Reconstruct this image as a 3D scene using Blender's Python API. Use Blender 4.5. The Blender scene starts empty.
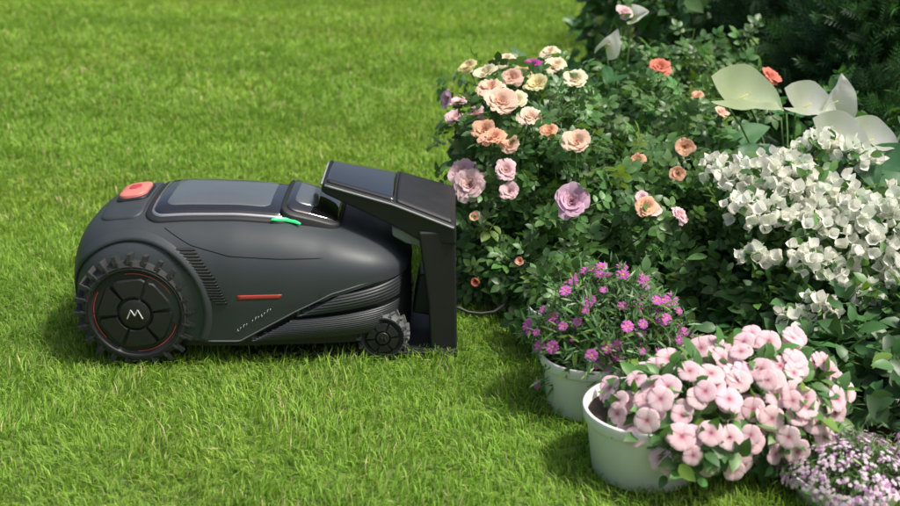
import bpy, math, random
import numpy as np
from mathutils import Vector
rng=np.random.default_rng(7); random.seed(7)
S=bpy.context.scene
R=math.radians
def link(o,parent=None):
    bpy.context.collection.objects.link(o)
    if parent is not None: o.parent=parent
    return o
def empty(name,loc=(0,0,0)):
    o=bpy.data.objects.new(name,None); o.location=loc; link(o); o.empty_display_size=.05
    bpy.context.view_layer.update(); return o
# ---------------------------------------------------------------- materials
def newmat(name):
    m=bpy.data.materials.new(name); m.use_nodes=True
    nt=m.node_tree; nt.nodes.clear()
    out=nt.nodes.new('ShaderNodeOutputMaterial')
    return m,nt,out
def plain(name,col,rough=.5,metal=0,spec=.5,coat=0,noise=0,nscale=40,bump=0,bscale=800,emit=None,es=0):
    m,nt,out=newmat(name); p=nt.nodes.new('ShaderNodeBsdfPrincipled')
    p.inputs['Base Color'].default_value=(*col,1); p.inputs['Roughness'].default_value=rough
    p.inputs['Metallic'].default_value=metal; p.inputs['Specular IOR Level'].default_value=spec
    p.inputs['Coat Weight'].default_value=coat; p.inputs['Coat Roughness'].default_value=.05
    tc=nt.nodes.new('ShaderNodeTexCoord')
    if noise:
        n=nt.nodes.new('ShaderNodeTexNoise'); n.inputs['Scale'].default_value=nscale; n.inputs['Detail'].default_value=5
        nt.links.new(tc.outputs['Object'],n.inputs['Vector'])
        mx=nt.nodes.new('ShaderNodeMix'); mx.data_type='RGBA'
        mx.inputs['A'].default_value=(*[c*(1-noise) for c in col],1); mx.inputs['B'].default_value=(*[min(1,c*(1+noise)) for c in col],1)
        nt.links.new(n.outputs['Fac'],mx.inputs['Factor']); nt.links.new(mx.outputs['Result'],p.inputs['Base Color'])
        mr=nt.nodes.new('ShaderNodeMapRange'); mr.inputs['To Min'].default_value=rough*.8; mr.inputs['To Max'].default_value=min(1,rough*1.25)
        nt.links.new(n.outputs['Fac'],mr.inputs['Value']); nt.links.new(mr.outputs['Result'],p.inputs['Roughness'])
    if bump:
        n2=nt.nodes.new('ShaderNodeTexNoise'); n2.inputs['Scale'].default_value=bscale
        nt.links.new(tc.outputs['Object'],n2.inputs['Vector'])
        b=nt.nodes.new('ShaderNodeBump'); b.inputs['Strength'].default_value=bump; b.inputs['Distance'].default_value=.001
        nt.links.new(n2.outputs['Fac'],b.inputs['Height']); nt.links.new(b.outputs['Normal'],p.inputs['Normal'])
    if emit:
        p.inputs['Emission Color'].default_value=(*emit,1); p.inputs['Emission Strength'].default_value=es
    nt.links.new(p.outputs[0],out.inputs[0]); return m
def leafmat(name,trans=.3,rough=.45,spec=.4,tint=(1,1,1),var=.25,vscale=60):
    m,nt,out=newmat(name)
    a=nt.nodes.new('ShaderNodeAttribute'); a.attribute_name='Col'
    geo=nt.nodes.new('ShaderNodeNewGeometry')
    n=nt.nodes.new('ShaderNodeTexNoise'); n.inputs['Scale'].default_value=vscale; n.inputs['Detail'].default_value=3
    nt.links.new(geo.outputs['Position'],n.inputs['Vector'])
    mr=nt.nodes.new('ShaderNodeMapRange'); mr.inputs['To Min'].default_value=1-var; mr.inputs['To Max'].default_value=1+var
    nt.links.new(n.outputs['Fac'],mr.inputs['Value'])
    vm=nt.nodes.new('ShaderNodeVectorMath'); vm.operation='SCALE'
    nt.links.new(a.outputs['Color'],vm.inputs[0]); nt.links.new(mr.outputs['Result'],vm.inputs['Scale'])
    p=nt.nodes.new('ShaderNodeBsdfPrincipled'); p.inputs['Roughness'].default_value=rough; p.inputs['Specular IOR Level'].default_value=spec
    nt.links.new(vm.outputs[0],p.inputs['Base Color'])
    t=nt.nodes.new('ShaderNodeBsdfTranslucent')
    vt=nt.nodes.new('ShaderNodeVectorMath'); vt.operation='MULTIPLY'; vt.inputs[1].default_value=tint
    nt.links.new(vm.outputs[0],vt.inputs[0]); nt.links.new(vt.outputs[0],t.inputs['Color'])
    mx=nt.nodes.new('ShaderNodeMixShader'); mx.inputs[0].default_value=trans
    nt.links.new(p.outputs[0],mx.inputs[1]); nt.links.new(t.outputs[0],mx.inputs[2]); nt.links.new(mx.outputs[0],out.inputs[0])
    return m
M_grass=leafmat('grass_blade',.42,.55,.3,(1.2,1.25,.65),.1,8)
M_leaf=leafmat('leaf',.32,.40,.45,(1.35,1.4,.6),.2,70)
M_petal=leafmat('petal',.40,.6,.15,(1,1,1),.06,200)
M_stem=leafmat('stem',0,.6,.3,(1,1,1),.3,60)
M_shell=plain('shell_slate',(.040,.049,.056),.48,.1,.45,noise=.06,nscale=15,bump=.15,bscale=1500)
M_shell2=plain('shell_edge',(.15,.165,.18),.4,.3)
M_dark=plain('dark_plastic',(.013,.014,.016),.5,noise=.2,nscale=30,bump=.15,bscale=900)
M_panel=plain('ribbed_panel',(.032,.037,.042),.45,.1)
M_gloss=plain('black_glass',(.008,.008,.009),.06,0,1.0,coat=1)
M_reflect=plain('painted_reflection',(.20,.225,.225),.13,.6,.8,coat=1,noise=.12,nscale=6)  # reflected brightness on dark glass, put into a pale base colour
M_tyre=plain('tyre_rubber',(.026,.028,.029),.62,noise=.35,nscale=60,bump=.3,bscale=500)
M_rubgrey=plain('roller_rubber',(.10,.105,.11),.6,noise=.2,nscale=60)
M_red=plain('coral_red',(.60,.19,.165),.45,noise=.06)
M_redline=plain('red_trim',(.42,.05,.045),.4)
M_silver=plain('silver_trim',(.55,.57,.58),.25,.85)
M_grey=plain('grey_plastic',(.26,.28,.29),.45,noise=.08)
M_green=plain('green_light',(.05,.6,.2),.3,emit=(.06,1,.28),es=.6)
M_logo=plain('logo_white',(.5,.52,.53),.45)
M_pot=plain('white_pot',(.82,.82,.81),.35,noise=.04,nscale=12,bump=.05,bscale=60)
M_soil=plain('soil',(.035,.025,.017),.95,noise=.5,nscale=60,bump=1,bscale=200)
# ---------------------------------------------------------------- mesh builder
class T:
    def __init__(s,v,f,c=None):
        s.v=np.array(v,float); s.cnt=np.array([len(q) for q in f]); s.loops=np.array([i for q in f for i in q])
        s.c=np.zeros((len(v),4)) if c is None else np.array(c,float)
def join(ts):
    v=[];f=[];c=[];n=0
    for t in ts:
        v.append(t.v); c.append(t.c); k=0
        for q in t.cnt: f.append([int(i)+n for i in t.loops[k:k+q]]); k+=q
        n+=len(t.v)
    return T(np.concatenate(v),f,np.concatenate(c))
def xf(t,M,loc):
    r=T.__new__(T); r.v=t.v@np.array(M).T+np.array(loc); r.cnt=t.cnt; r.loops=t.loops; r.c=t.c.copy(); return r
class B:
    def __init__(s): s.v=[];s.c=[];s.l=[];s.k=[];s.m=[];s.n=0
    def add(s,t,M,loc,col,mat=0):
        loc=np.atleast_2d(loc); N=len(loc); col=np.broadcast_to(np.atleast_2d(col),(N,3))
        v=np.einsum('nij,vj->nvi',M,t.v)+loc[:,None]
        w=t.c[None,:,3:]; c=col[:,None]*(1-w)+t.c[None,:,:3]*w
        s.v.append(v.reshape(-1,3)); s.c.append(c.reshape(-1,3)); nv=len(t.v)
        s.l.append((t.loops[None]+(s.n+np.arange(N)*nv)[:,None]).ravel())
        s.k.append(np.tile(t.cnt,N)); s.m.append(np.full(N*len(t.cnt),mat)); s.n+=N*nv
    def tube(s,pts,rad,col,mat=0,sides=5):
        pts=np.array(pts,float); K=len(pts); rad=np.broadcast_to(rad,(K,)); v=[];f=[]
        d=np.gradient(pts,axis=0); d/=np.linalg.norm(d,axis=1)[:,None]+1e-9
        up=np.array([0,0,1.]) if abs(d[0,2])<.9 else np.array([1.,0,0])
        for i in range(K):
            x=np.cross(d[i],up); x/=np.linalg.norm(x)+1e-9; y=np.cross(d[i],x)
            for j in range(sides):
                a=2*math.pi*j/sides; v.append(pts[i]+rad[i]*(x*math.cos(a)+y*math.sin(a)))
        for i in range(K-1):
            for j in range(sides):
                k=(j+1)%sides; f.append([i*sides+j,i*sides+k,(i+1)*sides+k,(i+1)*sides+j])
        f.append(list(range(sides))[::-1]); f.append([(K-1)*sides+j for j in range(sides)])
        s.add(T(v,f),np.eye(3)[None],np.zeros((1,3)),col,mat)
    def build(s,name,mats,parent=None,smooth=True):
        me=bpy.data.meshes.new(name); v=np.concatenate(s.v); l=np.concatenate(s.l); k=np.concatenate(s.k); m=np.concatenate(s.m); c=np.concatenate(s.c)
        me.vertices.add(len(v)); me.vertices.foreach_set('co',v.ravel().astype(np.float32))
        me.loops.add(len(l)); me.loops.foreach_set('vertex_index',l.astype(np.int32))
        me.polygons.add(len(k)); st=np.concatenate([[0],np.cumsum(k)[:-1]]); me.polygons.foreach_set('loop_start',st.astype(np.int32))
        me.polygons.foreach_set('material_index',m.astype(np.int32))
        me.polygons.foreach_set('use_smooth',np.full(len(k),smooth))
        me.update(calc_edges=True)
        a=me.attributes.new('Col','FLOAT_COLOR','POINT'); a.data.foreach_set('color',np.concatenate([c,np.ones((len(c),1))],1).ravel().astype(np.float32))
        for q in mats: me.materials.append(q)
        return link(bpy.data.objects.new(name,me),parent)
def nrmz(a): return a/(np.linalg.norm(a,axis=-1,keepdims=True)+1e-9)
def basis(d,n):
    y=nrmz(d); x=nrmz(np.cross(y,n)); z=np.cross(x,y); return np.stack([x,y,z],-1)
def zbasis(d,n):
    z=nrmz(n); x=nrmz(np.cross(d,z)); y=np.cross(z,x); return np.stack([x,y,z],-1)
def jit(col,n,a=.3,b=.12):
    c=np.array(col)[None]*(1+rng.uniform(-a,a,(n,1)))*(1+rng.uniform(-b,b,(n,3))); return np.clip(c,0.002,.95)
def rdir(n): return nrmz(rng.normal(size=(n,3)))
# ---------------------------------------------------------------- templates
def leafT(L=1,W=.55,fold=.18,droop=.2,pw=.5):
    v=[];ts=[0,.22,.5,.78,1]; ws=[0,.78,1,.62,0]
    idx=[]
    for t,w in zip(ts,ws):
        z=-droop*t*t*L
        if w==0: v.append((0,t*L,z)); idx.append((len(v)-1,))
        else:
            hw=W*.5*w*L
            v+=[(-hw,t*L,z+fold*hw),(0,t*L,z),(hw,t*L,z+fold*hw)]; n=len(v); idx.append((n-3,n-2,n-1))
    f=[(0,idx[1][1],idx[1][0]),(0,idx[1][2],idx[1][1])]
    for a,b in ((1,2),(2,3)):
        A=idx[a];C=idx[b]; f+=[(A[0],A[1],C[1],C[0]),(A[1],A[2],C[2],C[1])]
    A=idx[3];e=idx[4][0]; f+=[(A[0],A[1],e),(A[1],A[2],e)]
    c=[(0,0,0,0)]*len(v)
    return T(v,f,c)
def rotz(a): c,s=math.cos(a),math.sin(a); return np.array([[c,-s,0],[s,c,0],[0,0,1]])
def rotx(a): c,s=math.cos(a),math.sin(a); return np.array([[1,0,0],[0,c,-s],[0,s,c]])
LEAF=leafT(); LEAFW=leafT(1,.62,.25,.3); LEAFN=leafT(1,.16,.1,.25)
lf=leafT(1,.64,.22,.22)
ROSELEAF=join([xf(lf,rotz(0)*.42,(0,.6,-.02)),xf(lf,rotz(-1.05)*.38,(0.02,.52,0)),xf(lf,rotz(1.05)*.38,(-.02,.52,0)),xf(lf,rotz(-1.2)*.3,(0.02,.25,0)),xf(lf,rotz(1.2)*.3,(-.02,.25,0)),
    T([(-.008,0,0),(.008,0,0),(.006,.6,-.01),(-.006,.6,-.01)],[(0,1,2,3)])])
def petal(phi,alpha,L,W,r0=.05,cup=.35,ns=5,nt=5,z0=0,tipcurl=.5,rf=.03):
    v=[];f=[];c=[];r=r0;z=z0;ds=L/(ns-1)
    for i in range(ns):
        s=i/(ns-1); w=W*(.25+.75*math.sin(math.pi*min(1,.12+.62*s)))*(1 if s<.99 else .8)
        for j in range(nt):
            t=2*j/(nt-1)-1; rr=r-cup*W*t*t*.5*(1-.3*s); zz=z-(.07*L*t*t if i==ns-1 else 0)
            v.append((rr*math.cos(phi)-t*w*math.sin(phi),rr*math.sin(phi)+t*w*math.cos(phi),zz+rf*math.sin(5*t+phi*3)*s)); 
            c.append((0,0,0,0))
        b=alpha*(.45+.8*s)+tipcurl*max(0,s-.6); r+=math.sin(b)*ds; z+=math.cos(b)*ds
    for i in range(ns-1):
        for j in range(nt-1): a=i*nt+j; f.append((a,a+1,a+nt+1,a+nt))
    return T(v,f,c)
def roseT(seed,open_=1.):
    rr=random.Random(seed); ps=[]
    for n,al,L,W,deep in ((4,.14,.46,.18,1),(5,.34,.52,.25,.8),(7,.58,.60,.30,.55),(8,.85,.70,.34,.35),(9,1.12,.82,.37,.15),(9,1.35,.92,.40,.05),(8,1.55,1.0,.42,0)):
        off=rr.random()*6
        for k in range(n):
            p=petal(off+k*2*math.pi/n+rr.uniform(-.2,.2),al*open_*rr.uniform(.8,1.18),L*rr.uniform(.86,1.1),W*rr.uniform(.85,1.1),rf=rr.uniform(.02,.07))
            p.c[:,:]=(.86,.50,.34,.20*deep); ps.append(p)
    return join(ps)
ROSES=[roseT(i,o) for i,o in enumerate((1.,.9,1.08,.85))]; BUD=roseT(9,.5)
def flat5(n=5,L=1,W=.45,eye=(.42,.02,.10,1.),eyer=.34):
    ps=[]
    for k in range(n):
        ph=2*math.pi*k/n; ns=6;nt=7;v=[];f=[];c=[]
        for i in range(ns):
            s=i/(ns-1); w=W*[.10,.36,.72,1.04,1.12,.74][i]; r=L*[.02,.22,.48,.74,.92,1.03][i]
            for j in range(nt):
                t=2*j/(nt-1)-1; rr=r-.16*t*t*s-(.05*(1-abs(t)) if i==ns-1 else 0)
                v.append((rr*math.cos(ph)-t*w*math.sin(ph),rr*math.sin(ph)+t*w*math.cos(ph),.07*math.sin(s*2.6)-.05*s*s*s-.04*t*t*s+.06*t*s))
                c.append((*eye[:3],eye[3]*max(0,1-(r/L)/eyer)))
        for i in range(ns-1):
            for j in range(nt-1): a=i*nt+j; f.append((a,a+1,a+nt+1,a+nt))
        ps.append(T(v,f,c))
    return join(ps)
PERI=flat5()
def tiny():
    ps=[]
    for k in range(5):
        l=leafT(1,.75,.1,.1); l.c[0]=(.8,.75,.5,1); ps.append(xf(l,rotz(k*1.2566),(0,0,0)))
    return join(ps)
TINY=tiny()
def daisyT(n=18):
    v=[];f=[];c=[]
    for k in range(n):
        a=2*math.pi*k/n; b=len(v); ca,sa=math.cos(a),math.sin(a); h=.12*((k*7)%3-1)
        for r,w,z in ((.2,.05,.05),(.65,.17,.15+h),(1,.09,.1+h)):
            for t in (-1,1): v.append((r*ca-t*w*sa,r*sa+t*w*ca,z)); c.append((0,0,0,0))
        f+=[(b,b+1,b+3,b+2),(b+2,b+3,b+5,b+4)]
    b=len(v); v.append((0,0,.2)); c.append((.75,.5,.08,1))
    for k in range(8): a=k*math.pi/4; v.append((.22*math.cos(a),.22*math.sin(a),.1)); c.append((.6,.35,.06,1))
    for k in range(8): f.append((b,b+1+k,b+1+(k+1)%8))
    return T(v,f,c)
DAISY=daisyT()
def bractT():
    ps=[]
    for k in range(3):
        l=leafT(1,.95,.35,-.25); ps.append(xf(l,rotz(k*2.09)@rotx(.75),(0,0,0)))
    s=T([(-.03,0,.1),(.03,0,.1),(.03,0,.6),(-.03,0,.6)],[(0,1,2,3)],[(.7,.75,.4,1)]*4); ps.append(s)
    return join(ps)
BRACT=bractT()
def heartT(cup=.15,droop=.25,n=13,m=11,wv=.012,wd=.46):
    v=[];f=[]
    for i in range(n):
        t=i/(n-1); w=wd*(math.sin(math.pi*min(1,t*.93+.07)**.62)**.75 if t<1 else 0)
        for j in range(m):
            s=2*j/(m-1)-1
            y=t-.05-.28*abs(s)**1.3*(1-t)**3+(.16*(1-abs(s))**2*(1-t)**3)
            v.append((s*w,y,cup*abs(s)**1.6*w*2-droop*t*t+wv*math.sin(t*14+s*4)-(.02 if j==m//2 else 0)))
    for i in range(n-1):
        for j in range(m-1): a=i*m+j; f.append((a,a+1,a+m+1,a+m))
    return T(v,f)
HEART=heartT(); SPATHE=heartT(.55,-.10,wv=.02,wd=.50); 
SPATHE.v[:,2]-=.35*np.clip(SPATHE.v[:,1]-.6,0,1)**2*2
SPATHE.c=np.concatenate([np.tile([.55,.68,.30],(len(SPATHE.v),1)),np.clip(1-np.abs(SPATHE.v[:,1:2])*2.2,0,1)*.5],1)
def sprigT(n=15):
    v=[];f=[]
    for i in range(n):
        y=i/n; L=.28*(1-.55*y)
        for k in range(3):
            a=i*1.1+k*2.094; dx,dz=math.cos(a),math.sin(a); b=len(v)
            v+=[(0,y,0),(dx*L*.5+.016,y+L*.45,dz*L*.5),(dx*L,y+L,dz*L*.9),(dx*L*.5-.016,y+L*.45,dz*L*.5)]; f.append((b,b+1,b+2,b+3))
    return T(v,f)
SPRIG=sprigT()
# ---------------------------------------------------------------- bush
def bush(b,c,rx,ry,h,nst,nleaf,tmpl,ls,col,stemcol=(.09,.13,.04),z0=0.,lowest=-.1,stemr=.0025,upb=.6,lmat=0,smat=1,spread=.35,colvar=.35):
    c=np.array([c[0],c[1],z0]); tips=[]
    per=max(1,nleaf//nst)
    for i in range(nst):
        d=rdir(1)[0]; d[2]=abs(d[2]) if rng.random()<.75 else rng.uniform(lowest,.3)
        rr=rng.uniform(.72,1.10)
        tip=c+np.array([d[0]*rx,d[1]*ry,0])*rr; tip[2]=z0+max(.02-z0*.9,h*(.12+.88*(max(0,d[2]) if lowest>-.2 else d[2]))*rr)
        base=c+np.array([d[0]*rx*spread,d[1]*ry*spread,0])*rng.random()
        mid=(base+tip)/2+np.array([0,0,1])*abs(tip[2]-z0)*.3+rng.normal(size=3)*.02
        t=np.linspace(0,1,6)[:,None]; P=(1-t)**2*base+2*t*(1-t)*mid+t*t*tip
        b.tube(P,np.linspace(stemr,stemr*.45,6),jit(stemcol,1),smat,4)
        tt=rng.uniform(.3,1.02,per)**.7; tt=tt[:,None]
        Q=(1-tt)**2*base+2*tt*(1-tt)*mid+tt*tt*tip+rng.normal(size=(per,3))*.012
        out=nrmz(Q-c-np.array([0,0,h*.2])); dr=nrmz(out*.6+rdir(per)*.9+np.array([0,0,.1])); nn=nrmz(out*.5+np.array([.05,-.2,upb])+rdir(per)*.45)
        s=ls*rng.uniform(.55,1.2,per)
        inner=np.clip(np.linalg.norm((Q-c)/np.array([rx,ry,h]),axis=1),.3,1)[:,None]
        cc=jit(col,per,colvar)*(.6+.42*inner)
        yel=rng.random((per,1))<.08; cc=np.where(yel,cc*np.array([1.9,1.45,.9]),cc)
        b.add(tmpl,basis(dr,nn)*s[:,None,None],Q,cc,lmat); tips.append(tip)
    return np.array(tips)
def flower(b,t,pos,nrm,s,col,mat,cv=.05):
    pos=np.atleast_2d(pos); n=len(pos); d=rdir(n); b.add(t,zbasis(d,nrmz(np.broadcast_to(nrm,(n,3))+rng.normal(size=(n,3))*.02))*(np.ones(n)*s)[:,None,None],pos,jit(col,n,cv,.03),mat)
GR=(.092,.20,.062)
# rose bushes -------------------------------------------------
CREAM=(.92,.86,.66);YEL=(.90,.84,.50);PEACH=(.92,.70,.58);ORG=(.90,.58,.40);PINK=(.88,.68,.72);LIL=(.78,.56,.70);CORAL=(.80,.30,.22);MAG=(.50,.10,.40)
def rosebush(name,bushes,fl,extra=0):
    b=B()
    for c,rx,ry,h,ns,nl in bushes: bush(b,c,rx,ry,h,ns,nl,ROSELEAF,.078,GR)
    for i,(x,y,z,col,s) in enumerate(fl):
        s*=1.12*rng.uniform(.92,1.08)
        p=np.array([x,y,z]); cc=min(bushes,key=lambda q:(q[0][0]-x)**2+(q[0][1]-y)**2); c0=np.array([cc[0][0],cc[0][1]+.1,cc[3]*.45])
        n=nrmz(nrmz(p-c0)*.8+np.array([-.05,-.38,.25])+rng.normal(size=3)*.2)
        base=c0*np.array([1,1,.2]); t=np.linspace(0,1,6)[:,None]; mid=(base+p)/2+np.array([0,.04,.02]); P=(1-t)**2*base+2*t*(1-t)*mid+t*t*(p-n*.3*s)
        b.tube(P,.0017,(.07,.13,.04),1,4)
        flower(b,ROSES[i%4] if s>.019 else BUD,p-n*.25*s,n,s,col,2)
        for k in range(5):
            b.add(LEAFN,basis(rdir(1)-n*.5,n[None])*s*.9,p-n*s*.35,(.06,.14,.04),0)
        m=8; Q=p-n*.05+rng.normal(size=(m,3))*np.array([.028,.02,.02]); b.add(ROSELEAF,basis(rdir(m)+np.array([0,-.2,.0]),nrmz(n+rdir(m)*.5))*rng.uniform(.05,.08,(m,1,1)),Q,jit(GR,m,.3),0)
    b.build(name,[M_leaf,M_stem,M_petal])
rosebush('rose_bush',[((.22,3.08),.23,.30,.49,110,1300),((.30,2.90),.27,.22,.34,90,1050),((.50,2.93),.2,.25,.32,60,650),((.40,3.2),.2,.25,.46,60,650),((.30,2.72),.20,.15,.19,40,420),((.14,2.90),.11,.12,.25,30,300)],
 [(.046,3.15,.507,YEL,.028),(.129,3.2,.479,CREAM,.032),(.181,3.15,.485,YEL,.034),(.215,3.05,.482,YEL,.032),(.267,3.15,.51,CREAM,.036),(.314,3.1,.484,CREAM,.032),(.097,3.0,.486,PEACH,.034),(.118,2.9,.472,PEACH,.044),(.187,2.85,.45,PEACH,.032),(.08,2.85,.419,ORG,.03),(.099,2.8,.413,ORG,.032),(.139,2.8,.396,PEACH,.03),(.232,2.85,.417,ORG,.022),(.291,2.80,.403,PEACH,.038),
 (.046,2.78,.306,PINK,.040),(.031,2.85,.315,PINK,.036),(.127,2.76,.347,PINK,.030),(.136,2.74,.303,PINK,.026),(.058,2.75,.235,ORG,.016),(.273,2.67,.301,LIL,.044),(.159,2.66,.162,ORG,.014),(.06,2.7,.098,CORAL,.015),(.212,3.2,.505,MAG,.026),(-.005,3.1,.433,LIL,.026),(.144,3.25,.505,CREAM,.028),(.012,3.0,.411,PINK,.026),(.26,3.25,.525,CREAM,.03),(.09,3.1,.5,CREAM,.032),(.155,3.1,.49,PEACH,.03),(.16,2.95,.465,CREAM,.03),(.06,2.95,.43,PINK,.028),(.02,2.95,.46,PINK,.022),
 (.437,2.66,.291,ORG,.028),(.43,2.68,.305,PINK,.018),(.515,2.66,.272,PINK,.024),(.455,2.67,.28,PINK,.022)])
rosebush('rose_bush',[((.60,3.38),.26,.30,.45,90,950),((.72,3.75),.34,.3,.50,90,950),((.62,3.1),.22,.2,.36,70,680),((.45,3.6),.2,.25,.42,60,560)],
 [(.569,3.36,.464,CORAL,.034),(.865,3.34,.44,CORAL,.032),(.807,3.44,.43,ORG,.028),(.574,2.96,.348,ORG,.028),(.447,2.88,.335,ORG,.02),(.537,2.84,.315,ORG,.02),(.626,2.88,.33,MAG,.014),(.644,3.20,.42,ORG,.018),(.517,3.74,.55,PINK,.026),(.70,3.16,.385,PEACH,.024)])
# anthurium ----------------------------------------------------
def anthurium(name,c,fl,nl,h,rad,lsz=.15):
    b=B(); c=np.array([*c,0])
    for i in range(nl):
        a=rng.uniform(0,6.28); r=rad*rng.uniform(.3,1); p=c+np.array([math.cos(a)*r,math.sin(a)*r,h*rng.uniform(.45,1.0)])
        t=np.linspace(0,1,6)[:,None]; mid=(c+p)/2+np.array([0,0,h*.25]); b.tube((1-t)**2*c+2*t*(1-t)*mid+t*t*p,.003,(.07,.15,.04),1,5)
        d=np.array([math.cos(a),math.sin(a),-.25])+rng.normal(size=3)*.25; n=np.array([0,0,1.])+np.array([math.cos(a),math.sin(a),0])*.4+np.array([0,-.3,0])+rng.normal(size=3)*.15
        b.add(HEART,basis(d[None],n[None])*lsz*rng.uniform(.8,1.25),p,jit((.05,.16,.06),1,.3),0)
    for (x,y,z,d,n,s,col) in fl:
        p=np.array([x,y,z]); d=nrmz(np.array(d,float)); n=np.array(n,float)
        q=p-d*s*.45
        t=np.linspace(0,1,6)[:,None]; mid=(c+q)/2+np.array([0,0,.1]); b.tube((1-t)**2*c+2*t*(1-t)*mid+t*t*q,.003,(.10,.2,.05),1,5)
        Mx=basis(d[None],n[None]); b.add(SPATHE,Mx*s,q,np.array([col]),2)
        y=Mx[0][:,1]; z=Mx[0][:,2]; b.tube([q+z*.006,q+y*.16*s+z*.16*s,q+y*.3*s+z*.3*s],[.004,.004,.002],(.78,.74,.45),2,6)
    b.build(name,[M_leaf,M_stem,M_petal])
WG=(.74,.84,.58);WW=(.90,.91,.86)
anthurium('anthurium_plant',(.9,3.15),[(.76,3.06,.42,(1,-.15,-.05),(.1,-.50,1),.145,WG),(.915,3.06,.405,(1,-.2,-.1),(.3,-.6,1),.11,WW),(.965,3.10,.455,(.35,0,1),(.6,-1,.4),.10,WW),(.96,2.93,.35,(1,-.4,-.1),(.3,-.7,1),.12,WW),(1.06,3.0,.33,(1,-.2,-.1),(.3,-.6,1),.11,WW)],44,.38,.28,.12)
anthurium('anthurium_plant',(.52,3.75),[(.465,3.6,.5,(.4,-.3,.7),(.4,-1,.5),.07,WW),(.575,3.8,.535,(.7,-.3,.3),(.3,-1,.6),.06,WW)],16,.42,.22,.10)
# bougainvillea -------------------------------------------------
BG=(.088,.195,.060)
b=B()
bush(b,(.86,2.85),.34,.34,.34,100,3000,LEAF,.042,BG,lowest=-.1)
bush(b,(.98,2.6),.30,.28,.28,70,2000,LEAF,.042,BG)
bush(b,(.70,2.72),.20,.2,.28,60,1500,LEAF,.042,BG)
bush(b,(.78,2.50),.18,.14,.18,50,1000,LEAF,.042,BG)
cl=[(.665,2.75,.327,.05),(.733,2.78,.336,.06),(.766,2.7,.33,.06),(.656,2.65,.292,.045),(.701,2.62,.292,.06),(.80,2.8,.35,.05),(.835,2.7,.325,.065),(.885,2.62,.30,.06),(.93,2.6,.28,.07),(.815,2.50,.2,.045),(.72,2.42,.125,.035),(.75,2.50,.225,.05),(.91,2.52,.25,.065),(.99,2.62,.30,.07),(.81,2.60,.28,.06),(.88,2.9,.37,.05),(1.02,2.55,.26,.06),(1.08,2.7,.3,.07),(.63,2.8,.34,.04),(.96,2.85,.36,.05),(.86,2.45,.17,.04),(.95,2.47,.2,.05),(.78,2.42,.15,.03),(.66,2.55,.21,.03)]
for x,y,z,r in cl:
    n=int(r*600); p=np.array([x,y,z])+rdir(n)*np.array([r,r,r*.6])*rng.uniform(.4,1.15,(n,1))
    nn=nrmz(p-np.array([x,y+.02,z-.04])+rdir(n)*.03); d=rdir(n)
    b.add(BRACT,basis(d,nn)*rng.uniform(.018,.031,(n,1,1)),p,jit((.91,.92,.84),n,.04,.03),2)
    m=n//2; p=np.array([x,y,z])+rdir(m)*np.array([r,r,r*.6])*rng.uniform(.5,1.2,(m,1)); b.add(LEAF,basis(rdir(m),rdir(m)+np.array([0,-.2,.8]))*.035,p,jit(BG,m,.3),0)
b.build('bougainvillea_bush',[M_leaf,M_stem,M_petal])
# conifer --------------------------------------------------------
def conifer(name,c,rx,h,n):
    b=B(); c=np.array([*c,0.]); b.tube([c,c+[0,0,h*.5],c+[0,0,h]],[.03,.02,.004],(.06,.04,.03),1,7)
    for i in range(n):
        zf=rng.uniform(.02,1)**1.0; a=rng.uniform(0,6.28); r=rx*(1-.75*zf)*rng.uniform(.75,1.1)
        s0=c+np.array([0,0,h*zf*.85]); e=c+np.array([math.cos(a)*r,math.sin(a)*r,h*zf*.9+.12*r/rx]); 
        b.tube([s0,(s0+e)/2+[0,0,-.02],e],[.004,.003,.001],(.06,.06,.03),1,4)
        m=10; t=rng.uniform(.35,1.05,(m,1)); Q=s0+(e-s0)*t+rng.normal(size=(m,3))*.03
        d=nrmz(e-s0)*.8+rdir(m)*.7+np.array([0,0,.25]); b.add(SPRIG,basis(d,rdir(m))*rng.uniform(.08,.15,(m,1,1)),Q,jit((.05,.13,.05),m,.4),0)
    b.build(name,[M_leaf,M_stem])
conifer('conifer_shrub',(1.45,4.2),.55,1.5,420)
conifer('conifer_shrub',(1.25,3.75),.34,.62,190)
# leafy hedge / shrubs -------------------------------------------
def shrub(name,cs,tm,ls,col):
    b=B()
    for c,rx,ry,h,ns,nl in cs: bush(b,c,rx,ry,h,ns,nl,tm,ls,col)
    return b.build(name,[M_leaf,M_stem])
shrub('leafy_shrub',[((.95,4.4),.42,.4,.75,70,1700),((.85,5.2),.38,.5,.85,60,1500),((1.2,6.2),.5,.6,1.0,60,1300),((1.4,5.2),.5,.5,1.1,60,1200)],LEAFW,.070,(.07,.17,.05))
shrub('leafy_shrub',[((1.0,2.25),.30,.26,.15,80,1000),((1.15,2.55),.25,.3,.25,50,600),((.72,2.46),.18,.2,.13,60,700),((.95,2.38),.28,.2,.17,70,900)],LEAFW,.052,(.065,.16,.055))
shrub('leafy_shrub',[((1.5,3.2),.35,.5,.5,60,1100),((1.15,3.35),.3,.3,.40,60,900)],LEAFW,.06,(.07,.17,.055))
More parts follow.
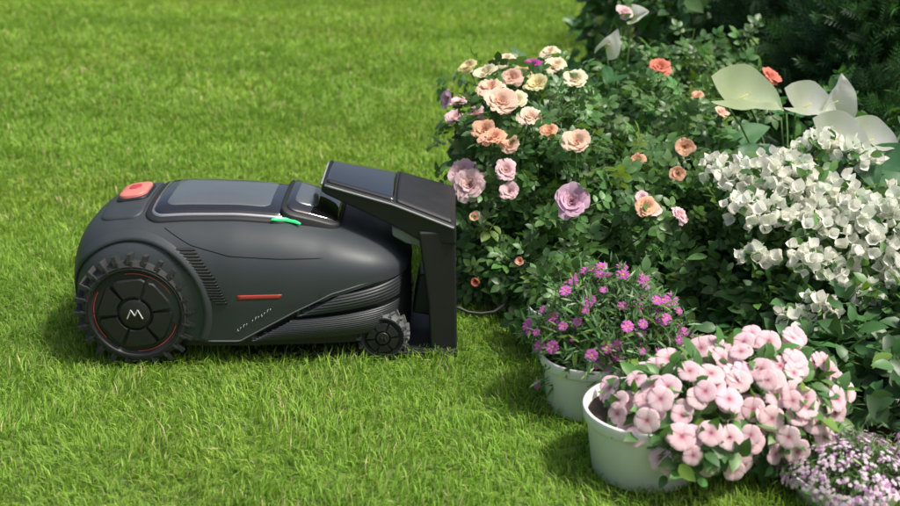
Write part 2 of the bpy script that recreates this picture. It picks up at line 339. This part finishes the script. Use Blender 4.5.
# pots -----------------------------------------------------------
def lathe(name,prof,mat,parent,loc,seg=64):
    v=[];f=[];n=len(prof)
    for i in range(seg):
        a=2*math.pi*i/seg
        for r,z in prof: v.append((r*math.cos(a),r*math.sin(a),z))
    for i in range(seg):
        j=(i+1)%seg
        for k in range(n-1): f.append((i*n+k,j*n+k,j*n+k+1,i*n+k+1))
    me=bpy.data.meshes.new(name); me.from_pydata(v,[],f); me.materials.append(mat)
    for p in me.polygons: p.use_smooth=True
    o=bpy.data.objects.new(name,me); o.location=loc; link(o,parent); return o
def pot(parent,r,h,x,y):
    rb=r*.84
    o=lathe('flower_pot',[(0,.002),(rb-.004,.002),(rb,.006),(r*.95,h*.8),(r*.955,h*.82),(r*1.0,h*.825),(r*1.01,h*.84),(r*1.02,h*.985),(r*1.01,h),(r*.97,h),(r*.955,h*.985),(r*.93,h*.85),(r*.9,h*.8)],M_pot,parent,(x,y,0))
    lathe('soil',[(0,h*.86),(r*.5,h*.87),(r*.945,h*.86)],M_soil,parent,(x,y,0),32)
# purple aster
e=empty('potted_aster'); pot(e,.095,.12,.275,2.26)
b=B(); AC=(.315,2.27)
tips=bush(b,AC,.150,.12,.155,170,5200,LEAFN,.032,(.10,.21,.075),z0=.11,lowest=-.45,stemr=.0011,upb=.3)
k=rng.choice(len(tips),125,replace=False); C=np.array([*AC,.08]); P=tips[k]; P=P+nrmz(P-C)*.01
flower(b,DAISY,P,nrmz(nrmz(P-C)+np.array([0,-.5,.3])),rng.uniform(.008,.0145,len(P)),(.62,.18,.54),2,.25)
b.build('plant',[M_leaf,M_stem,M_petal],e)
# periwinkles
def peri(px,py,r,h,cx,cy,Rx,Ry,nf,H_,low=-.45):
    e=empty('potted_periwinkle'); pot(e,r,h,px,py); b=B()
    bush(b,(cx,cy),Rx,Ry,H_,70,1000,LEAFW,.038,(.095,.215,.065),z0=h*.75,lowest=low)
    d=rdir(nf*5); d=d[(d[:,2]>low)&(d[:,1]<.6)][:nf]; n=len(d)
    P=np.array([cx,cy,h*.85])+d*np.array([Rx,Ry,H_])*rng.uniform(.98,1.2,(n,1)); P[:,2]=np.maximum(P[:,2],.035)
    nn=nrmz(d*.7+np.array([0,-.55,.45])+rdir(n)*.38)
    flower(b,PERI,P,nn,rng.uniform(.019,.0255,n),(.92,.68,.74),2,.07)
    m=90; dd=rdir(m); dd[:,2]=np.abs(dd[:,2]); Q=np.array([cx,cy,h*.8])+dd*np.array([Rx,Ry,H_])*rng.uniform(.9,1.05,(m,1)); b.add(LEAFW,basis(dd+rdir(m)*.7,dd+np.array([0,-.2,.5])+rdir(m)*.3)*rng.uniform(.025,.042,(m,1,1)),Q,jit((.11,.24,.07),m,.3),0)
    b.build('plant',[M_leaf,M_stem,M_petal],e)
peri(.355,2.01,.115,.13,.43,1.99,.14,.12,78,.10)
peri(.56,2.08,.12,.12,.56,2.05,.14,.13,100,.12)
# alyssum
def aly(px,py,r,h):
    e=empty('potted_alyssum'); pot(e,r,h,px,py); b=B()
    bush(b,(px,py),r*1.1,r*1.1,.05,90,1300,LEAFN,.022,(.08,.17,.05),z0=h*.85,stemr=.001)
    d=rdir(420); d=d[d[:,2]>-.05]; n=len(d)
    c=np.array([px,py,h*.88]); cen=c+d*np.array([r*1.12,r*1.12,.055])
    for q in range(5):
        P=cen+rng.normal(size=cen.shape)*.005; flower(b,TINY,P,nrmz(d+np.array([0,0,.4])),rng.uniform(.0035,.0055,n),(.80,.68,.78) if q<4 else (.5,.25,.5),2,.12)
    b.build('plant',[M_leaf,M_stem,M_petal],e)
aly(.69,1.91,.10,.055); aly(.90,1.95,.10,.055)
for x,y,r,h in ((.165,2.80,.08,.10),(.235,2.50,.065,.12)):
    e=empty('white_planter'); pot(e,r,h,x,y); b=B(); bush(b,(x+.03,y+.02),r*1.15,r*1.1,.08,30,220,ROSELEAF,.06,GR,z0=h*.9); b.build('plant',[M_leaf,M_stem],e)
# ---------------------------------------------------------------- ground and lawn
def vnoise(x,y,sc,seed):
    r=np.random.default_rng(seed); G=r.random((256,256)); X=x*sc+50; Y=y*sc+50
    xi=np.floor(X).astype(int); yi=np.floor(Y).astype(int); fx=X-xi; fy=Y-yi; fx=fx*fx*(3-2*fx); fy=fy*fy*(3-2*fy)
    g=lambda a,c:G[a%256,c%256]
    return (g(xi,yi)*(1-fx)+g(xi+1,yi)*fx)*(1-fy)+(g(xi,yi+1)*(1-fx)+g(xi+1,yi+1)*fx)*fy
def bedx(y): return np.interp(y,[0,2.0,2.2,2.5,3.0,3.6,4.5,6,9,60],[1.5,1.3,.42,.30,.20,.36,.55,.72,.9,.9])
def lawn():
    parts=[]
    def reg(x0,x1,y0,y1,dens,wm,hm):
        n=int((x1-x0)*(y1-y0)*dens); parts.append((rng.uniform(x0,x1,n),rng.uniform(y0,y1,n),np.full(n,wm),np.full(n,hm)))
    reg(-1.5,.6,1.35,2.4,25000,1.,1.); reg(.6,1.4,1.5,2.1,14000,1.,1.); reg(-1.8,.6,2.4,3.4,23000,1.05,1.); reg(-2.3,.8,3.4,4.8,13000,1.5,1.05); reg(-3.4,1.2,4.8,8.2,7000,2.1,1.1)
    reg(-4,-1.8,1.3,4.0,3000,2.4,1.); reg(-6,-3.4,4,12,700,4,1.2); reg(-3.4,4,8.2,13,1200,3.5,1.2)
    x=np.concatenate([p[0] for p in parts]);y=np.concatenate([p[1] for p in parts]);wm=np.concatenate([p[2] for p in parts]);hm=np.concatenate([p[3] for p in parts])
    k=(x<bedx(y)+.05)&~((x>-.40)&(x<.0)&(y>2.52)&(y<2.84)); x=x[k];y=y[k];wm=wm[k];hm=hm[k]; n=len(x)
    n1=vnoise(x,y,2.2,1);n2=vnoise(x,y,9,2);n3=vnoise(x,y,30,3); n4=vnoise(x,y,.8,4); n5=vnoise(x,y,4.5,5)
    band=np.sin((y*1.0+x*.22+.1*n4)*2*np.pi/.95)
    h=rng.uniform(.014,.032,n)*hm*(.65+.5*n2+.35*n3); tall=rng.random(n)<.018; h=np.where(tall,h*1.6,h)
    a=rng.uniform(0,2*np.pi,n)*.75+n2*5; lean=np.abs(rng.normal(0,.75,n))+.1; lean=np.minimum(lean,1.9)
    w=rng.uniform(.0009,.0017,n)*wm
    dx,dy=np.cos(a),np.sin(a)+.25*band; b2=a+np.pi/2+rng.normal(0,.5,n); wx,wy=np.cos(b2)*w,np.sin(b2)*w
    V=np.zeros((n,5,3)); sl=np.sqrt(1+lean**2)
    mz=h*.6/sl**.4; mr=h*.35*lean/sl; tz=h*1./sl**.8*(1-.1*lean); tr=h*1.25*lean/sl
    tz=np.maximum(tz,.002)
    V[:,0]=np.stack([x-wx,y-wy,0*x-.002],1);V[:,1]=np.stack([x+wx,y+wy,0*x-.002],1)
    V[:,2]=np.stack([x+dx*mr+wx*.85,y+dy*mr+wy*.85,mz],1);V[:,3]=np.stack([x+dx*mr-wx*.85,y+dy*mr-wy*.85,mz],1)
    V[:,4]=np.stack([x+dx*tr,y+dy*tr,tz],1)
    base=np.array([.245,.430,.060])[None]*np.ones((n,1)); yl=np.array([.46,.56,.10]); dk=np.array([.12,.28,.038])
    f=np.clip(n1*.7+n5*.5-.35+rng.normal(0,.22,n),0,1)[:,None]; col=base*(1-f*.6)+yl*f*.6
    f=np.clip(n3*.6+n4*.6+n5*.3-.55+rng.normal(0,.2,n),0,1)[:,None]; col=col*(1-f*.7)+dk*f*.7
    dry=(rng.random(n)<.03+.05*(n2>.75))[:,None]; col=np.where(dry,np.array([.56,.50,.26]),col)
    col*=rng.uniform(.72,1.28,(n,1))*(1+.07*band[:,None])
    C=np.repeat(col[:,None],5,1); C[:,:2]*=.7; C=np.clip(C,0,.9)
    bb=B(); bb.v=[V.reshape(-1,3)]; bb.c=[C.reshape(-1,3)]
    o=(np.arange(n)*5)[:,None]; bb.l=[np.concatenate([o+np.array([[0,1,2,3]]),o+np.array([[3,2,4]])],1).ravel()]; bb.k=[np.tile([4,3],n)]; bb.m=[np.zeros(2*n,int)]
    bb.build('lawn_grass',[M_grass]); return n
NB=lawn()
m,nt,out=newmat('ground'); p=nt.nodes.new('ShaderNodeBsdfPrincipled'); p.inputs['Roughness'].default_value=.95
tc=nt.nodes.new('ShaderNodeTexCoord'); n=nt.nodes.new('ShaderNodeTexNoise'); n.inputs['Scale'].default_value=25; n.inputs['Detail'].default_value=8
cr=nt.nodes.new('ShaderNodeValToRGB'); cr.color_ramp.elements[0].color=(.06,.10,.02,1); cr.color_ramp.elements[1].color=(.16,.26,.04,1)
cr.color_ramp.elements[0].position=.3; cr.color_ramp.elements[1].position=.7
nt.links.new(tc.outputs['Object'],n.inputs['Vector']); nt.links.new(n.outputs['Fac'],cr.inputs[0]); nt.links.new(cr.outputs[0],p.inputs['Base Color']); nt.links.new(p.outputs[0],out.inputs[0])
me=bpy.data.meshes.new('ground'); me.from_pydata([(-150,-150,0),(150,-150,0),(150,150,0),(-150,150,0)],[],[(0,1,2,3)]); me.materials.append(m); link(bpy.data.objects.new('ground',me))
ys=np.linspace(2.0,9,60); v=[];f=[]
for i,yy in enumerate(ys): xb=float(bedx(yy))+.02*math.sin(yy*9); v+=[(xb+.03,yy,.004),(2.6,yy,.004)]
for i in range(59): f.append((2*i,2*i+1,2*i+3,2*i+2))
me=bpy.data.meshes.new('flower_bed_soil'); me.from_pydata(v,[],f); me.materials.append(M_soil); link(bpy.data.objects.new('flower_bed_soil',me))
# ================================================================= MOWER
YC=2.645; XW=-.663; ZW=.130
mow=empty('robot_lawn_mower')
def mesh(name,v,f,mat,parent,smooth=True,bev=0,seg=2):
    me=bpy.data.meshes.new(name); me.from_pydata([tuple(q) for q in v],[],[tuple(q) for q in f]); me.materials.append(mat)
    for p in me.polygons: p.use_smooth=smooth
    o=bpy.data.objects.new(name,me); link(o,parent)
    if bev:
        md=o.modifiers.new('b','BEVEL'); md.width=bev; md.segments=seg; md.limit_method='ANGLE'; md.angle_limit=R(35)
        for p in me.polygons: p.use_smooth=True
        md.harden_normals=True
    return o
X0,X1=-.828,-.085
ZTX=[-.828,-.815,-.785,-.735,-.66,-.56,-.45,-.36,-.28,-.20,-.14,-.10,-.085]
ZTZ=[.185,.240,.288,.315,.326,.328,.324,.314,.296,.272,.247,.217,.185]
_xs=np.linspace(X0,X1,400); _z=np.interp(_xs,ZTX,ZTZ); _k=np.ones(25)/25; _zp=np.convolve(np.pad(_z,12,mode='edge'),_k,'valid')
def zt(x): return float(np.interp(x,_xs,_zp))
WS=.212
def hw(x,W=WS): s=(x-X0)/(X1-X0); q=abs(2*s-1); taper=1-.12*max(0,s-.5)/.5; return W*taper*max(1e-4,(1-q**6))**(1/2.6)
ZS=.15;NN=3.0
def yh(x,z,W=WS):
    h=hw(x,W); t=zt(x)
    if z<=ZS: return h*(1-.05*((ZS-z)/.14))
    q=min(1,(z-ZS)/(max(t,ZS+.01)-ZS)); return h*max(0,1-q**NN)**(1/NN)
def loft(name,mat,zbf,W,dz,closed,parent,x0=X0,x1=X1,n=90,m=22):
    v=[];f=[];u=(1-np.cos(np.linspace(0,math.pi,n)))/2; u=.35*u+.65*np.linspace(0,1,n); xs=x0+(x1-x0)*u
    for x in xs:
        zb=zbf(x); t=zt(x)-dz; h=hw(x,W); row=[]
        zs=max(ZS,zb) 
        for k in range(5): z=zb+(zs-zb)*k/5; row.append((h*(1-.05*((zs-z)/.14)),z))
        for k in range(m+1):
            a=math.pi/2*k/m; row.append((h*math.cos(a)**(2/NN) if k<m else 0,zs+max(.004,t-zs)*math.sin(a)**(2/NN)))
        full=[(-y,z) for y,z in row]+[(y,z) for y,z in row[:-1][::-1]]
        v+=[(x,YC+y,z) for y,z in full]
    L=len(full)
    for i in range(n-1):
        for j in range(L-1): a=i*L+j; f.append((a,a+L,a+L+1,a+1))
        if closed: a=i*L; f.append((a,a+L-1,a+2*L-1,a+L))
    if closed: f.append(list(range(L))); f.append([(n-1)*L+j for j in range(L)][::-1])
    o=mesh(name,v,f,mat,parent); return o
def cyl(x,z,r,y0,y1,seg=72):
    v=[];f=[]
    for y in (y0,y1):
        for i in range(seg): a=2*math.pi*i/seg; v.append((x+r*math.cos(a),y,z+r*math.sin(a)))
    for i in range(seg): j=(i+1)%seg; f.append((i,j,seg+j,seg+i))
    f.append(list(range(seg))[::-1]); f.append(list(range(seg,2*seg)))
    return v,f
def cut(o,cutters,solid=0):
    if solid:
        md=o.modifiers.new('s','SOLIDIFY'); md.thickness=solid; md.offset=-1
    cs=[]
    for c in cutters:
        q=mesh('cut',*c,M_dark,None,False); cs.append(q); md=o.modifiers.new('x','BOOLEAN'); md.operation='DIFFERENCE'; md.object=q; md.solver='EXACT'
    bpy.context.view_layer.update(); dg=bpy.context.evaluated_depsgraph_get()
    me=bpy.data.meshes.new_from_object(o.evaluated_get(dg)); o.modifiers.clear(); o.data=me
    for q in cs: bpy.data.objects.remove(q)
    me.polygons.foreach_set('use_smooth',np.ones(len(me.polygons),bool)); me.set_sharp_from_angle(angle=R(40)) if hasattr(me,'set_sharp_from_angle') else None
RA=.146
def zb_shell(x): return float(np.interp(x,[-.828,-.80,-.52,-.445,-.33,-.25,-.16,-.085],[.125,.115,.06,.06,.125,.165,.188,.19]))
sh=loft('body_shell',M_shell,zb_shell,WS,0,False,mow)
cut(sh,[cyl(XW,ZW+.005,RA,2.3,3.0)],.006)
inn=loft('inner_body',M_dark,lambda x:.045,WS-.014,.014,True,mow,X0+.015,X1-.004,70,16)
cut(inn,[cyl(XW,ZW,RA-.006,2.3,2.545),cyl(XW,ZW,RA-.006,2.745,3.0)])
def P(x,z,off,side=-1): return (x,YC+side*(yh(x,z)+off),z)
def patch(name,c,off,mat,nx=20,nz=20,rib=0,nr=0,thick=.002,axis='z',parent=mow,sides=(-1,),bul=0):
    for sd in sides:
        v=[];f=[];c_=np.array(c,float)
        for i in range(nx+1):
            for j in range(nz+1):
                a=i/nx;bb=j/nz; q=(c_[0]*(1-a)+c_[1]*a)*(1-bb)+(c_[3]*(1-a)+c_[2]*a)*bb
                w=bb if axis=='z' else a
                r=rib*abs(math.sin(math.pi*nr*w)) if rib else 0
                r+=bul*math.sin(math.pi*bb)**.7*math.sin(math.pi*min(1,max(0,a)))**.35
                v.append(P(q[0],q[1],off+r,sd))
        for i in range(nx):
            for j in range(nz): a=i*(nz+1)+j; f.append((a,a+nz+1,a+nz+2,a+1) if sd<0 else (a,a+1,a+nz+2,a+nz+1))
        o=mesh(name,v,f,mat,parent); md=o.modifiers.new('s','SOLIDIFY'); md.thickness=thick+abs(off)+.012; md.offset=-1
BS=(-1,1)
patch('side_rib_panel',[(-.425,.060),(-.12,.070),(-.108,.128),(-.335,.108)],.000,M_panel,40,90,.0012,12,sides=BS,bul=.012)
patch('side_upper_panel',[(-.325,.116),(-.108,.138),(-.100,.182),(-.235,.162)],.001,M_panel,40,72,.0015,6,sides=BS,bul=.006)
patch('vent_upper',[(-.535,.205),(-.49,.205),(-.535,.268),(-.60,.268)],.0012,M_dark,16,80,.002,10,sides=BS)
patch('vent_lower',[(-.49,.150),(-.468,.150),(-.49,.203),(-.535,.203)],.0012,M_dark,12,60,.002,9,sides=BS)
patch('red_stripe',[(-.447,.160),(-.358,.160),(-.353,.169),(-.447,.169)],.0008,M_redline,12,3,sides=BS)
patch('tail_light',[(-.8205,.205),(-.812,.205),(-.812,.232),(-.8205,.232)],.001,M_redline,6,6,sides=BS)
def strip(name,pts,r,mat,off=0,parent=mow,sides=BS,n=60,sd6=6):
    b=B(); pts=np.array(pts,float); s=np.concatenate([[0],np.cumsum(np.linalg.norm(np.diff(pts,axis=0),axis=1))]); u=np.linspace(0,s[-1],n)
    q=np.stack([np.interp(u,s,pts[:,0]),np.interp(u,s,pts[:,1])],1)
    for sd in sides: b.tube([P(a,c,off,sd) for a,c in q],r,(0,0,0),0,sd6)
    return b.build(name,[mat],parent)
strip('shell_lower_trim',[(-.515,.062),(-.448,.062),(-.33,.127),(-.25,.166),(-.16,.189),(-.095,.192)],.0018,M_shell2)
arc=[(XW+(RA+.002)*math.cos(a),ZW+.005+(RA+.002)*math.sin(a)) for a in np.linspace(R(-25),R(188),70)]
arc=[(max(a,X0+.006),c) for a,c in arc]
def arcP(parent):
    for sd in BS:
        v=[];f=[];n=len(arc)
        for (x,z) in arc:
            dx,dz=x-XW,z-ZW-.005; L=math.hypot(dx,dz); dx/=L;dz/=L
            for r,off in ((-.004,.001),(-.002,.006),(.005,.0065),(.014,.0012)):
                xx=max(x+dx*r,X0+.004);zz=min(z+dz*r,zt(xx)-.001); v.append((xx,YC+sd*(yh(xx,zz)+off),zz))
        for i in range(n-1):
            for j in range(3): a=i*4+j; f.append((a,a+1,a+5,a+4))
        mesh('fender_lip',v,f,M_shell,parent)
arcP(mow)
b=B()
for i,(x,z,L) in enumerate([(-.452+.0065*k,.085+.0042*k,.003) for k in range(12)]):
    if i==4: continue
    b.tube([P(x,z,.001),P(x+.002,z+.006,.001)],.0006,(0,0,0),0,4)
    if i%2==0: b.tube([P(x,z+.006*(i%4>0),.001),P(x+.004,z+.0025+.006*(i%4>0),.001)],.0005,(0,0,0),0,4)
b.build('side_lettering',[M_logo],mow)
strip('shell_seam',[(-.60,.300),(-.54,.272),(-.46,.252),(-.36,.244),(-.24,.240),(-.15,.225),(-.11,.21)],.0012,M_dark,.0002)
def topz(x,y): q=min(.999,abs(y-YC)/hw(x)); return ZS+(zt(x)-ZS)*(1-q**NN)**(1/NN)
def topslab(name,outline,zoff,thick,mat,crown=.0,bev=.004,parent=mow,tilt=0):
    n=len(outline); cx=sum(p[0] for p in outline)/n; cy=sum(p[1] for p in outline)/n; v=[];f=[]
    rings=[1,.985,.95,.8,.55,.28]; xm=min(p[0] for p in outline)
    for x,y in outline: v.append((x,y,topz(x,y)-.02))
    for r in rings:
        for x,y in outline:
            X=cx+(x-cx)*r;Y=cy+(y-cy)*r; v.append((X,Y,topz(X,Y)+zoff-tilt*(X-xm)+(0 if r==1 else (.0015 if r==.985 else .0025))+crown*(1-r*r)))
    v.append((cx,cy,topz(cx,cy)+zoff-tilt*(cx-xm)+.0025+crown))
    L=len(rings)+1
    for k in range(L-1):
        for i in range(n): j=(i+1)%n; f.append((k*n+i,k*n+j,(k+1)*n+j,(k+1)*n+i))
    for i in range(n): j=(i+1)%n; f.append(((L-1)*n+i,(L-1)*n+j,L*n))
    return mesh(name,v,f,mat,parent)
def rrect(x0,x1,y0,y1,r,sk=0,n=6,t0=0,t1=0):
    o=[]
    for cx,cy,a0 in ((x1-r,y1-r,0),(x0+r,y1-r,90),(x0+r,y0+r,180),(x1-r,y0+r,270)):
        for k in range(n+1):
            a=R(a0+90*k/n); x=cx+r*math.cos(a);y=cy+r*math.sin(a); s=(x-x0)/(x1-x0); yy=YC+(y-YC)*(1-t1*s-t0*(1-s)); o.append((x,yy))
    res=[]
    for i in range(len(o)):
        a=o[i];c=o[(i+1)%len(o)]; d=math.dist(a,c); k=max(1,int(d/.015))
        for j in range(k): res.append((a[0]+(c[0]-a[0])*j/k,a[1]+(c[1]-a[1])*j/k))
    return res
topslab('top_panel_base',rrect(-.648,-.337,YC-.145,YC+.145,.035,t1=.12),.003,.02,M_dark,.002)
topslab('top_panel_frame',rrect(-.636,-.345,YC-.133,YC+.133,.028,t1=.12),.006,.02,M_silver,.002)
topslab('top_glass_panel',rrect(-.631,-.350,YC-.128,YC+.128,.025,t1=.12),.0085,.02,M_gloss,.003)
topslab('top_painted_reflection',rrect(-.608,-.385,YC-.102,YC+.102,.02,t1=.12),.0105,.02,M_reflect,.004)  # pale slab painted as the bright sky reflection in the top glass
topslab('top_rear_cowl',rrect(-.75,-.655,YC-.13,YC+.13,.03,t0=.12),.002,.02,M_shell,.002)
topslab('stop_button_base',rrect(-.730,-.660,YC-.050,YC+.060,.02),.008,.02,M_dark,.003)
topslab('stop_button',rrect(-.726,-.664,YC-.045,YC+.055,.024),.015,.02,M_red,.004)
topslab('stop_button_mark',rrect(-.708,-.682,YC-.012,YC+.022,.010),.0195,.02,M_redline,.001)
topslab('sensor_housing',rrect(-.362,-.235,YC-.125,YC+.125,.03,t1=.15),.020,.02,M_dark,.006,tilt=.10)
topslab('sensor_glass',rrect(-.350,-.242,YC-.112,YC+.112,.022,t1=.15),.024,.02,M_gloss,.006,tilt=.10)
topslab('sensor_window',rrect(-.335,-.285,YC-.08,YC+.08,.018,t1=.1),.0265,.02,M_reflect,.006,tilt=.08)
b=B()
b.tube([(x,YC-.130+.012*math.sin((x+.375)*50),topz(x,YC-.130)+.010) for x in np.linspace(-.378,-.318,12)],np.array([.002,.003,.004,.0045,.0045,.0045,.0045,.0045,.004,.0035,.003,.002]),(0,0,0),0,8)
b.build('status_light',[M_green],mow)
# wheels
def wheel(xc,yo,zc,Rr,wd,side,parent,name,hub=True,nl=24,mats=None):
    b=B(); seg=72; prof=[(Rr*.0,.012),(Rr*.66,.012),(Rr*.70,.004),(Rr*.80,.0),(Rr*.87,.006),(Rr*.885,.014),(Rr*.885,wd-.014),(Rr*.85,wd-.003),(Rr*.6,wd)]
    def ring(prof,mi):
        v=[];f=[];n=len(prof)
        for i in range(seg):
            a=2*math.pi*i/seg
            for r,y in prof: v.append((r*math.cos(a),y,r*math.sin(a)))
        for i in range(seg):
            j=(i+1)%seg
            for k in range(n-1): f.append((i*n+k,i*n+k+1,j*n+k+1,j*n+k))
        b.add(T(v,f),np.eye(3)[None],np.zeros((1,3)),(0,0,0),mi)
    ring(prof,0)
    tw=Rr*.046
    box=[(-1,0,0),(1,0,0),(1,1,0),(-1,1,0),(-.75,.05,1),(.75,.05,1),(.75,.95,1),(-.75,.95,1)]
    bf=[(3,2,1,0),(4,5,6,7),(0,1,5,4),(1,2,6,5),(2,3,7,6),(3,0,4,7)]
    for i in range(nl):
        for half in (0,1):
            a=2*math.pi*(i+.5*half)/nl; vv=[]
            for (t,y,r) in box:
                yy=(.001+y*wd*.52) if half==0 else (wd*.48+y*wd*.5)
                aa=a+(t*tw+(y-.5)*.010*(1 if half else -1))/Rr; rr=Rr*(.84+.16*r); vv.append((rr*math.cos(aa),yy,rr*math.sin(aa)))
            b.add(T(vv,bf),np.eye(3)[None],np.zeros((1,3)),(0,0,0),0)
        a=2*math.pi*i/nl; vv=[]
        for (t,y,r) in box:
            aa=a+t*tw*.6/Rr; rr=Rr*(.76+.14*y); vv.append((rr*math.cos(aa),.006-.006*r,rr*math.sin(aa)))
        b.add(T(vv,[q[::-1] for q in bf]),np.eye(3)[None],np.zeros((1,3)),(0,0,0),0)
    if hub:
        hr=Rr*.74
        ring([(0,.002),(hr*.5,.003),(hr*.95,.006),(hr*1.0,-.001),(hr*1.03,-.002),(hr*1.06,.010)],1)
        for k in range(6):
            a0=k*math.pi/3+.12; vv=[];ff=[]
            ua=np.linspace(.06,math.pi/3-.06,9)
            for rr,y in ((.38,.002),(.41,-.005),(.80,-.003),(.84,.005)):
                for q in ua:
                    shp=1 if rr<.7 else (1-.10*abs(math.sin(3*q)-.5))
                    vv.append((hr*rr*shp*math.cos(a0+q),y,hr*rr*shp*math.sin(a0+q)))
            for r_ in range(3):
                for c_ in range(8): i0=r_*9+c_; ff.append((i0,i0+9,i0+10,i0+1))
            b.add(T(vv,ff),np.eye(3)[None],np.zeros((1,3)),(0,0,0),1)
        for k in range(3):
            a0=k*2.094+.5; b.tube([(hr*.915*math.cos(q),.003,hr*.915*math.sin(q)) for q in np.linspace(a0,a0+1.25,24)],.0010,(0,0,0),2,6)
        ring([(0,-.006),(hr*.3,-.0055),(hr*.33,-.004),(hr*.34,.006)],1)
        s=hr*.17
        for p0,p1 in (((-1,-.6),(-.45,.6)),((-.45,.6),(0,-.2)),((0,-.2),(.45,.6)),((.45,.6),(1,-.6))):
            b.tube([(p0[0]*s,-.0068,p0[1]*s),(p1[0]*s,-.0068,p1[1]*s)],.0015,(0,0,0),4,4)
    o=b.build(name,mats or [M_tyre,M_dark,M_redline,M_panel,M_logo],parent,smooth=False)
    o.data.polygons.foreach_set('use_smooth',np.ones(len(o.data.polygons),bool)); o.data.set_sharp_from_angle(angle=R(35))
    o.location=(xc,yo,zc); 
    if side>0: o.rotation_euler=(0,0,math.pi)
    return o
wheel(XW,YC-.214,ZW,.130,.08,-1,mow,'rear_wheel')
wheel(XW,YC+.214,ZW,.130,.08,1,mow,'rear_wheel')
for sd in (-1,1): wheel(-.145,YC+sd*.172,.055,.058,.045,sd,mow,'front_wheel',True,16,[M_rubgrey,M_dark,M_dark,M_dark,M_dark])
v,f=cyl(-.40,.035,.09,0,1,48); v=[(-.40+(x+.40),YC+(z-.035),.018+y*.05) for x,y,z in v]; mesh('cutting_deck',v,f,M_dark,mow,False,.004)
v,f=cyl(XW,ZW,.03,YC-.16,YC+.16,32); mesh('axle',v,f,M_dark,mow,True)
# ================================================================= CHARGING STATION
st=empty('charging_station')
def prism(name,poly,y0,y1,mat,bev=.004,parent=st,taper=None):
    n=len(poly); v=[(x,y0(x,z) if callable(y0) else y0,z) for x,z in poly]+[(x,y1(x,z) if callable(y1) else y1,z) for x,z in poly]
    f=[(i,(i+1)%n,n+(i+1)%n,n+i) for i in range(n)]; f=[q[::-1] for q in f]; f.append(list(range(n))); f.append(list(range(n,2*n))[::-1])
    return mesh(name,v,f,mat,parent,False,bev,3)
prism('base_plate',[(-.46,.0),(.015,.0),(.015,.016),(-.40,.014),(-.455,.004)],YC-.16,YC+.16,M_dark,.003)
ca=lambda x,z:2.50+.06*(-x/.27); cb=lambda x,z:2.79-.04*(-x/.27)
prism('canopy',[(-.278,.358),(-.272,.378),(-.12,.344),(.012,.300),(.014,.258),(-.06,.258),(-.12,.290),(-.265,.350)],ca,cb,M_dark,.006)
def slope(x): return float(np.interp(x,[-.272,-.12,.012],[.378,.344,.300]))
def topquad(name,x0,x1,m0,m1,zo,mat,th=.003):
    v=[];f=[];n=20;yv=10
    for i in range(n+1):
        x=x0+(x1-x0)*i/n
        for j in range(yv+1): t=j/yv; a=ca(x,0)+m0; c=cb(x,0)-m1; v.append((x,a+(c-a)*t,slope(x)+zo+.003*(1-(2*t-1)**2)))
    for i in range(n):
        for j in range(yv): a=i*(yv+1)+j; f.append((a,a+yv+1,a+yv+2,a+1))
    o=mesh(name,v,f,mat,st); md=o.modifiers.new('s','SOLIDIFY'); md.thickness=th; md.offset=-1; return o
topquad('canopy_glass',-.264,-.12,.012,.012,.0025,M_gloss)
topquad('canopy_mid_cap',-.114,.004,.012,.012,.0025,M_dark)
b=B(); 
for yv in (-1,1):
    b.tube([(x,(ca(x,0)-.0005 if yv<0 else cb(x,0)+.0005),slope(x)-.005) for x in np.linspace(-.268,.008,20)],.0024,(0,0,0),0,6)
b.tube([(-.276,y,.372) for y in np.linspace(2.57,2.74,8)],.0022,(0,0,0),0,6)
b.build('canopy_edge_trim',[M_grey],st)
for y0,y1 in ((2.505,2.55),(2.74,2.785)):
    prism('post_cheek',[(-.068,.285),(.012,.285),(.016,.0),(-.043,.0),(-.047,.12)],y0,y1,M_dark,.006)
prism('post_back',[(-.025,.275),(.008,.275),(.012,.012),(-.015,.012)],2.548,2.742,M_dark,.004)
prism('charging_arm',[(-.125,.285),(-.06,.270),(-.055,.235),(-.095,.245),(-.125,.262)],2.545,2.73,M_grey,.006)
prism('contact_block',[(-.085,.06),(-.03,.05),(-.03,.16),(-.07,.15)],2.60,2.69,M_panel,.006)
b=B(); b.tube([(.005,2.60,.075),(.02,2.60,.072),(.04,2.60,.062),(.07,2.61,.054),(.10,2.625,.052),(.125,2.66,.055),(.14,2.72,.05),(.15,2.85,.02)],.0038,(0,0,0),0,8); b.build('power_cable',[M_dark],st)
# ================================================================= light & camera
el,az=R(60),R(108)
sd=Vector((math.cos(el)*math.sin(az),math.cos(el)*math.cos(az),math.sin(el)))
L=bpy.data.lights.new('sun','SUN'); L.energy=4.2; L.angle=R(7); L.color=(1,.96,.88)
o=link(bpy.data.objects.new('sun',L)); o.rotation_euler=(-sd).to_track_quat('-Z','Y').to_euler(); o.location=sd*20
w=bpy.data.worlds.new('World'); S.world=w; w.use_nodes=True; nt=w.node_tree; bg=nt.nodes['Background']
sk=nt.nodes.new('ShaderNodeTexSky'); sk.sky_type='NISHITA'; sk.sun_disc=False; sk.sun_elevation=el; sk.sun_rotation=az; sk.air_density=1.0; sk.dust_density=7; sk.ozone_density=.5
nt.links.new(sk.outputs[0],bg.inputs[0]); bg.inputs[1].default_value=.13
c=bpy.data.cameras.new('camera'); c.lens=50; c.sensor_width=36; c.clip_end=500; c.dof.use_dof=True; c.dof.focus_distance=2.66; c.dof.aperture_fstop=3.6
o=link(bpy.data.objects.new('camera',c)); o.location=(0,0,1.15); o.rotation_euler=(R(70),0,0); S.camera=o
S.view_settings.view_transform='Standard'; S.view_settings.look='None'; S.view_settings.exposure=0
print('blades',NB)
